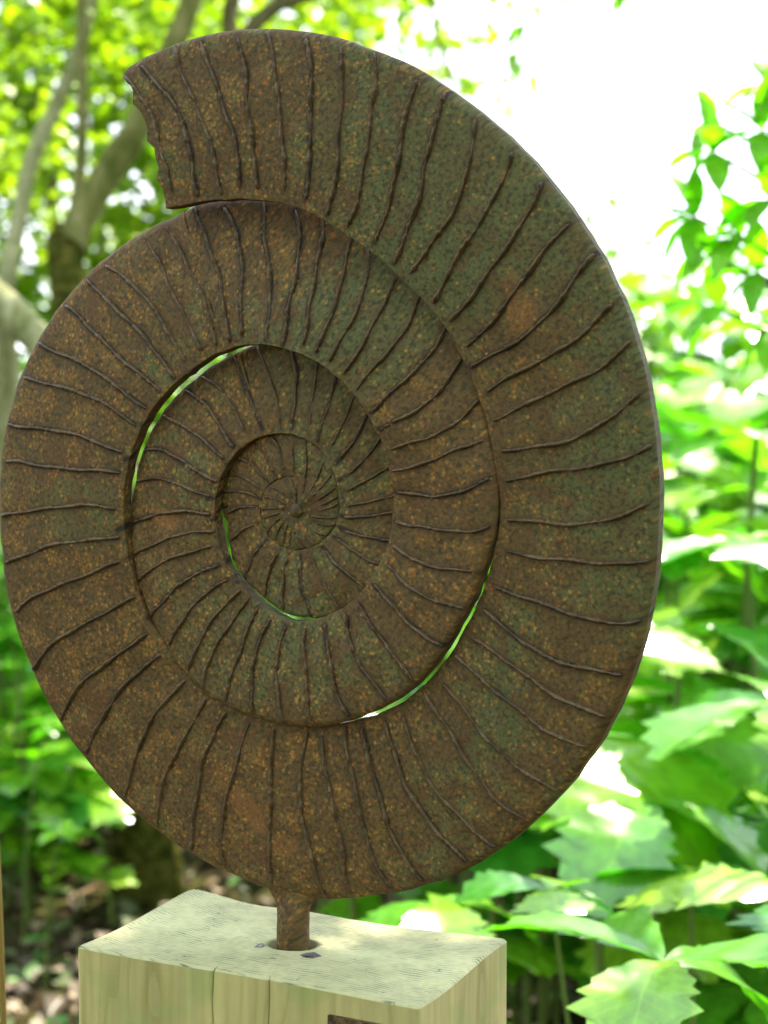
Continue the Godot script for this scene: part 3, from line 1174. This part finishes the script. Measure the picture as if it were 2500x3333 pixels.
# ---------------------------------------------------------------- trees
func crown(clumps: Array, size: float, lo: Color, hi: Color, sd: int) -> ArrayMesh:
	var r := RandomNumberGenerator.new()
	r.seed = sd
	var g := Geo.new()
	for q in clumps:
		var cen: Vector3 = q[0]
		var rad: Vector3 = q[1]
		var tone := r.randf()
		for k in int(q[2]):
			var d := Vector3(r.randfn(), r.randfn(), r.randfn()).normalized() * pow(r.randf(), 0.45)
			var p := cen + d * rad
			var s := size * r.randf_range(0.65, 1.3)
			var along := Vector3(r.randf_range(-1, 1), r.randf_range(-0.9, 0.3), r.randf_range(-1, 1)).normalized()
			var nn := Vector3(r.randf_range(-0.8, 0.8), 1.0, r.randf_range(-0.8, 0.8))
			var side := along.cross(nn).normalized()
			var up := side.cross(along)
			var col := lo.lerp(hi, clampf(tone * 0.5 + r.randf() * 0.6, 0, 1))
			var a := p
			var b := p + along * s
			var m1 := p + along * s * 0.32 + up * s * 0.05
			var m2 := p + along * s * 0.7 + up * s * 0.04
			var w := side * s * 0.30
			var lift := up * s * 0.07
			g.tri(a, m1 + w + lift, m2 + w * 0.8 + lift, up, col)
			g.tri(a, m2 + w * 0.8 + lift, b, up, col)
			g.tri(a, b, m2 - w * 0.8 + lift, up, col)
			g.tri(a, m2 - w * 0.8 + lift, m1 - w + lift, up, col)
	return g.mesh()


func limb(parent: Node3D, called: String, pts: Array, radii: Array, mat: Material, sd := 0, sides := 10) -> void:
	var g := Geo.new()
	var rel := []
	for p in pts:
		rel.append(p - parent.position)
	tube(g, rel, radii, sides, 5, 0.22, sd)
	part(called, g.mesh(), mat, parent)


func build_trees() -> void:
	var lo := lin(0.07, 0.20, 0.012)
	var hi := lin(0.26, 0.44, 0.03)
	var lov := Color(0.11, 0.27, 0.012)
	var hiv := Color(0.36, 0.52, 0.03)
	# mossy tree that forks left of the spiral
	var t := thing("forked_tree", "mossy leaning tree that forks beside the spiral's broken mouth", "tree", Vector3(-0.74, 0, -5.1))
	limb(t, "trunk", [Vector3(-0.72, -0.2, -5.1), Vector3(-0.76, 0.35, -5.1), Vector3(-0.89, 1.21, -5.2), Vector3(-1.01, 1.96, -5.3), Vector3(-0.99, 2.08, -5.3)], [0.125, 0.10, 0.07, 0.06, 0.055], M.moss, 1, 12)
	limb(t, "limb", [Vector3(-1.0, 2.04, -5.3), Vector3(-0.91, 2.26, -5.4), Vector3(-0.79, 2.44, -5.4), Vector3(-0.70, 2.69, -5.5), Vector3(-0.63, 2.94, -5.6), Vector3(-0.55, 3.5, -5.8)], [0.055, 0.05, 0.045, 0.04, 0.035, 0.02], M.bark, 2)
	limb(t, "limb", [Vector3(-1.01, 2.0, -5.3), Vector3(-0.99, 2.22, -5.4), Vector3(-0.99, 2.49, -5.5), Vector3(-1.01, 2.91, -5.6), Vector3(-1.05, 3.5, -5.7)], [0.03, 0.022, 0.018, 0.016, 0.012], M.bark, 3)
	part("crown", crown([[Vector3(0.1, 3.75, -0.6), Vector3(0.9, 0.6, 0.7), 700], [Vector3(-0.5, 3.9, -0.9), Vector3(0.8, 0.6, 0.6), 600], [Vector3(-0.25, 2.95, -1.0), Vector3(0.6, 0.4, 0.4), 500], [Vector3(0.3, 2.9, -1.2), Vector3(0.55, 0.25, 0.4), 400]], 0.06, lov, hiv, 5), M.crown, t)
	var b := thing("slender_tree", "slender pale barked tree leaning at the left border", "tree", Vector3(-1.42, 0, -5.5))
	limb(b, "trunk", [Vector3(-1.42, -0.21, -5.5), Vector3(-1.32, 1.04, -5.5), Vector3(-1.25, 1.9, -5.5), Vector3(-1.24, 2.09, -5.6), Vector3(-1.2, 2.37, -5.7), Vector3(-1.11, 2.63, -5.8), Vector3(-1.03, 2.84, -5.8), Vector3(-0.97, 3.3, -5.9)], [0.045, 0.036, 0.030, 0.029, 0.028, 0.026, 0.024, 0.018], M.pale, 4)
	part("crown", crown([[Vector3(0.3, 3.9, -0.5), Vector3(0.8, 0.6, 0.6), 500], [Vector3(-0.1, 2.5, -0.9), Vector3(0.5, 0.5, 0.4), 450]], 0.06, lov, hiv, 6), M.crown, b)
	var c := thing("bowed_tree", "pale tree with a thick bough bowed down at the left border", "tree", Vector3(-1.25, 0, -4.4))
	limb(c, "trunk", [Vector3(-1.25, -0.1, -4.4), Vector3(-1.27, 1.0, -4.4), Vector3(-1.22, 1.85, -4.35), Vector3(-1.1, 1.93, -4.3)], [0.07, 0.06, 0.055, 0.05], M.pale, 7)
	limb(c, "bough", [Vector3(-1.14, 1.93, -4.3), Vector3(-0.99, 1.80, -4.2), Vector3(-0.92, 1.75, -4.15), Vector3(-0.85, 1.68, -4.1), Vector3(-0.79, 1.56, -4.1), Vector3(-0.72, 1.39, -4.1)], [0.055, 0.05, 0.046, 0.04, 0.034, 0.028], M.pale, 8)
	limb(c, "shoot", [Vector3(-1.06, 1.2, -4.45), Vector3(-1.02, 1.46, -4.45), Vector3(-1.0, 1.62, -4.45), Vector3(-1.0, 1.75, -4.4)], [0.028, 0.026, 0.024, 0.02], M.pale, 9)
	# tree whose foot shows just right of the iron stem
	var d := thing("hidden_tree", "tree behind the spiral, its mossy foot right of the iron stem, limbs above", "tree", Vector3(-0.03, 0, -5.3))
	limb(d, "trunk", [Vector3(-0.03, -0.3, -5.3), Vector3(-0.03, 0.3, -5.3), Vector3(-0.11, 1.05, -5.4), Vector3(-0.29, 2.11, -5.5), Vector3(-0.42, 2.55, -5.6)], [0.075, 0.064, 0.058, 0.05, 0.045], M.moss, 10)
	limb(d, "limb", [Vector3(-0.42, 2.55, -5.6), Vector3(-0.47, 2.73, -5.6), Vector3(-0.38, 2.88, -5.7), Vector3(-0.21, 2.98, -5.8), Vector3(0.2, 3.3, -5.9)], [0.036, 0.03, 0.028, 0.024, 0.014], M.dark, 11)
	limb(d, "limb", [Vector3(-0.42, 2.5, -5.6), Vector3(-0.52, 2.80, -5.7), Vector3(-0.51, 3.0, -5.8), Vector3(-0.45, 3.6, -5.9)], [0.036, 0.03, 0.026, 0.016], M.dark, 12)
	part("crown", crown([[Vector3(-0.2, 3.55, -0.5), Vector3(0.9, 0.4, 0.6), 500], [Vector3(0.2, 3.15, -0.9), Vector3(0.6, 0.22, 0.4), 420]], 0.06, lov, hiv, 12), M.crown, d)
	var e := thing("straight_sapling", "straight thin pale trunk in the top right corner", "tree", Vector3(1.63, ground_at(1.63, -7), -7))
	limb(e, "trunk", [Vector3(1.70, -0.1, -7), Vector3(1.68, 1.9, -7), Vector3(1.65, 2.89, -7), Vector3(1.625, 3.32, -7), Vector3(1.6, 4.2, -7)], [0.05, 0.042, 0.035, 0.03, 0.02], M.pale, 13)
	part("crown", crown([[Vector3(0, 4.3, 0), Vector3(0.8, 0.5, 0.8), 350]], 0.07, lov, hiv, 14), M.crown, e)
	# the big tree overhead that keeps the spiral in the shade
	var o := thing("overhead_tree", "large tree whose boughs spread over the spiral and shade it", "tree", Vector3(2.9, ground_at(2.9, -3.4), -3.4))
	limb(o, "trunk", [Vector3(2.9, -0.2, -3.4), Vector3(2.85, 2.0, -3.4), Vector3(2.7, 3.6, -3.3), Vector3(2.5, 5.2, -3.2)], [0.2, 0.16, 0.13, 0.08], M.bark, 15, 12)
	limb(o, "bough", [Vector3(2.75, 3.2, -3.3), Vector3(2.2, 3.8, -3.4), Vector3(1.4, 4.2, -3.5), Vector3(0.6, 4.4, -3.6)], [0.09, 0.07, 0.05, 0.025], M.bark, 16)
	var ob := o.position
	part("crown", crown([[Vector3(0.9, 4.2, -3.6) - ob, Vector3(0.95, 0.6, 1.0), 2700], [Vector3(1.9, 4.9, -3.7) - ob, Vector3(1.0, 0.7, 1.0), 1000], [Vector3(3.1, 5.4, -3.2) - ob, Vector3(1.1, 0.7, 1.0), 900]], 0.09, lov, hiv, 17), M.crown, o)
	# leafy trees filling the distance on the left
	var far := [
		[-2.9, -8.0, 5.0, "bushy sunlit tree behind the slender pale tree", 900], [-1.75, -8.6, 4.6, "light green leafy tree seen between the two leaning trunks", 900],
		[-0.95, -9.4, 5.2, "leafy tree behind the spiral's broken mouth", 800], [-0.15, -10.0, 4.9, "leafy tree over the spiral's top edge", 650],
		[-3.6, -11.5, 6.2, "tall tree far behind at the left border", 900], [-2.2, -12.5, 6.5, "tall pale leaved tree far behind the forked tree", 900], [-0.9, -13.5, 6.0, "far tree mostly hidden by the spiral", 700],
		[-4.6, -7.2, 5.4, "leafy tree beyond the left border, first of three", 800], [-5.6, -9.6, 6.0, "leafy tree beyond the left border, tallest of three", 800], [-4.4, -4.6, 4.8, "leafy tree beyond the left border, close to the post", 800], [3.9, -9.0, 4.2, "leafy tree beyond the right border above the bank", 700],
	]
	for k in far.size():
		var q: Array = far[k]
		var tr := thing("leafy_tree", q[3], "tree", Vector3(q[0], 0, q[1]), 0, "leafy trees in the distance")
		var top: float = q[2]
		limb(tr, "trunk", [Vector3(q[0], -0.2, q[1]), Vector3(q[0] + 0.08, top * 0.4, q[1]), Vector3(q[0] - 0.05, top * 0.75, q[1])], [0.06, 0.045, 0.02], M.bark, 20 + k, 7)
		var cl := []
		for m in 13:
			var hh := lerpf(0.5, top - 0.3, m / 12.0)
			cl.append([Vector3(rng.randf_range(-0.75, 0.75), hh, rng.randf_range(-0.6, 0.6)), Vector3(rng.randf_range(0.4, 0.8), rng.randf_range(0.28, 0.45), 0.6), q[4] / 2.5])
		part("crown", crown(cl, 0.125, lov, hiv, 60 + k), M.crown, tr)
	# hedge-like shrubs low behind the spiral
	var sh := [[-2.1, -7.2, "low shrub at the left border behind the leaning trunks"], [-1.2, -7.0, "low shrub behind the forked tree's trunk"], [-0.3, -7.4, "shrub hidden behind the spiral's left half"], [0.6, -8.0, "shrub hidden behind the spiral's right half"]]
	for k in sh.size():
		var q: Array = sh[k]
		var s := thing("leafy_shrub", q[2], "shrub", Vector3(q[0], ground_at(q[0], q[1]), q[1]), 0, "low shrubs behind the spiral")
		var g := Geo.new()
		for m in 4:
			tube(g, [Vector3(0, -0.1, 0), Vector3(0.2 * (m - 1.5), 0.7, 0.1 * (m % 2)), Vector3(0.35 * (m - 1.5), 1.3, 0)], [0.018, 0.014, 0.006], 6, 3, 0.0, m)
		var stems := part("stems", g.mesh(), M.dark, s)
		stems.set_meta("kind", "stuff")
		var cl := []
		for m in 9:
			cl.append([Vector3(rng.randf_range(-0.6, 0.6), lerpf(0.4, [1.8, 1.7, 2.7, 1.6][k], m / 8.0), rng.randf_range(-0.4, 0.4)), Vector3(0.45, 0.3, 0.4), 190])
		part("crown", crown(cl, 0.075, Color(0.05, 0.16, 0.012), Color(0.18, 0.36, 0.03), 90 + k), M.crown, s)
	# the wood goes on behind the viewpoint
	var near := [[-3.0, 2.6, "leafy tree behind the viewpoint on the left side"], [-0.6, 4.4, "leafy tree straight behind the viewpoint"], [2.4, 3.2, "leafy tree behind the viewpoint on the right side"], [-4.6, -1.2, "leafy tree off to the left of the post"], [4.3, 0.6, "leafy tree off to the right of the post"], [0.9, 3.8, "leafy tree just behind the viewpoint"]]
	for k in near.size():
		var q: Array = near[k]
		var tr := thing("woodland_tree", q[2], "tree", Vector3(q[0], 0, q[1]), 0, "trees around the clearing")
		limb(tr, "trunk", [Vector3(q[0], -0.2, q[1]), Vector3(q[0] + 0.1, 2.4, q[1]), Vector3(q[0], 4.6, q[1])], [0.14, 0.11, 0.05], M.bark, 120 + k, 9)
		var cl := []
		for m in 16:
			cl.append([Vector3(rng.randf_range(-1.5, 1.5), lerpf(0.7, 7.0, m / 15.0), rng.randf_range(-0.8, 0.8)), Vector3(1.0, 0.6, 0.8), 260])
		part("crown", crown(cl, 0.17, Color(0.11, 0.27, 0.012), Color(0.36, 0.52, 0.03), 130 + k), M.crown, tr)
	# loose twigs hanging into the white sky
	hanging_twig("twig with a few green leaves hanging right of the spiral's shoulder", [Vector3(0.62, 3.6, -6.0), Vector3(0.52, 3.0, -6.0), Vector3(0.46, 2.72, -6.0)], 6, 0.10)
	hanging_twig("spray of pale leaves at the top border in the white sky", [Vector3(0.98, 3.7, -6.2), Vector3(0.9, 3.2, -6.2), Vector3(0.88, 3.02, -6.2)], 9, 0.13)
	hanging_twig("curved bare twig dropping toward the spiral's top right edge", [Vector3(0.16, 3.3, -6.0), Vector3(0.18, 2.9, -6.0), Vector3(0.22, 2.79, -6.0), Vector3(0.25, 2.64, -6.0)], 0, 0.1)


func hanging_twig(label: String, pts: Array, n: int, size: float) -> void:
	var t := thing("hanging_twig", label, "twig", pts[0], 0, "twigs hanging in the white sky")
	limb(t, "stem", pts, [0.012, 0.009, 0.008, 0.006].slice(0, pts.size()), M.bark, 33, 6)
	for k in n:
		var o := part("leaf", leafm.oval[rng.randi() % 4], M.broad[[2, 4, 0][k % 3]], t)
		var b := Basis.from_euler(Vector3(rng.randf_range(-0.2, 0.9), rng.randf_range(0, TAU), rng.randf_range(-0.5, 0.5)))
		var f := rng.randf_range(0.45, 1.0)
		var p: Vector3 = pts[1].lerp(pts[2], f * 2.0 - 1.0) if f > 0.5 else pts[0].lerp(pts[1], f * 2.0)
		o.transform = Transform3D(b.scaled(Vector3.ONE * size * rng.randf_range(0.7, 1.1)), p - t.position)


# ---------------------------------------------------------------- fallen leaves
func build_litter() -> void:
	var curls := []
	for k in 3:
		curls.append(broad_leaf([0.1, 0.5, -0.3][k], [0.7, -0.5, 0.3][k], false, [0.3, 0.36, 0.26][k]))
	for k in 70:
		var o := MeshInstance3D.new()
		o.name = numbered("fallen_leaf")
		o.mesh = curls[k % 3]
		var tint := rng.randi() % 5
		o.material_override = M.litter[tint]
		add_child(o, true)
		tag(o, "%s fallen leaf lying on the bare soil left of the post" % ["brown", "tan", "dark brown", "pale buff", "olive"][tint], "leaf", "fallen leaves on the soil")
		var d := rng.randf_range(3.9, 6.2)
		var x := rng.randf_range(-0.24, -0.10) * d
		place_leaf(o, x, -d, rng.randf_range(0.06, 0.11))
	var mm := MultiMesh.new()
	mm.transform_format = MultiMesh.TRANSFORM_3D
	mm.use_colors = true
	var tiny := Geo.new()
	tiny.grid([PackedVector3Array([Vector3(-0.15, 0.05, 0), Vector3(0, 0, 0), Vector3(0.15, 0.06, 0)]), PackedVector3Array([Vector3(-0.32, 0.16, 0.5), Vector3(0, 0.03, 0.5), Vector3(0.32, 0.1, 0.5)]), PackedVector3Array([Vector3(-0.03, 0.1, 1), Vector3(0, 0.06, 1), Vector3(0.03, 0.1, 1)])], [PackedVector2Array([Vector2(0, 0), Vector2(0.5, 0), Vector2(1, 0)]), PackedVector2Array([Vector2(0, 0.5), Vector2(0.5, 0.5), Vector2(1, 0.5)]), PackedVector2Array([Vector2(0, 1), Vector2(0.5, 1), Vector2(1, 1)])], true)
	mm.mesh = tiny.mesh()
	mm.instance_count = 5200
	var tones := [Color(0.09, 0.055, 0.028), Color(0.15, 0.10, 0.05), Color(0.05, 0.032, 0.018), Color(0.22, 0.16, 0.10), Color(0.06, 0.08, 0.02), Color(0.05, 0.15, 0.015)]
	for k in 5200:
		var d := rng.randf_range(1.6, 9.0)
		var x := rng.randf_range(-0.34, 0.34) * d
		var s := rng.randf_range(0.035, 0.075)
		var b := Basis.from_euler(Vector3(rng.randf_range(-0.5, 0.5), rng.randf_range(0, TAU), rng.randf_range(-0.5, 0.5))).scaled(Vector3.ONE * s)
		mm.set_instance_transform(k, Transform3D(b, Vector3(x, ground_at(x, -d) + rng.randf_range(0.0, 0.03), -d)))
		mm.set_instance_color(k, tones[rng.randi() % 6])
	var mi := MultiMeshInstance3D.new()
	mi.name = "leaf_litter"
	mi.multimesh = mm
	var lm := leaf_mat(Color.WHITE, Color(0.2, 0.2, 0.1), 0.7)
	lm.vertex_color_use_as_albedo = true
	mi.material_override = lm
	add_child(mi)
	tag(mi, "litter of small dry and green leaves covering the soil", "leaf litter", "", "stuff")


func place_leaf(o: Node3D, x: float, z: float, s: float) -> void:
	o.position = Vector3(x, ground_at(x, z) + 0.025, z)
	o.rotation = Vector3(rng.randf_range(-0.3, 0.3), rng.randf_range(0, TAU), rng.randf_range(-0.4, 0.4))
	o.scale = Vector3.ONE * s
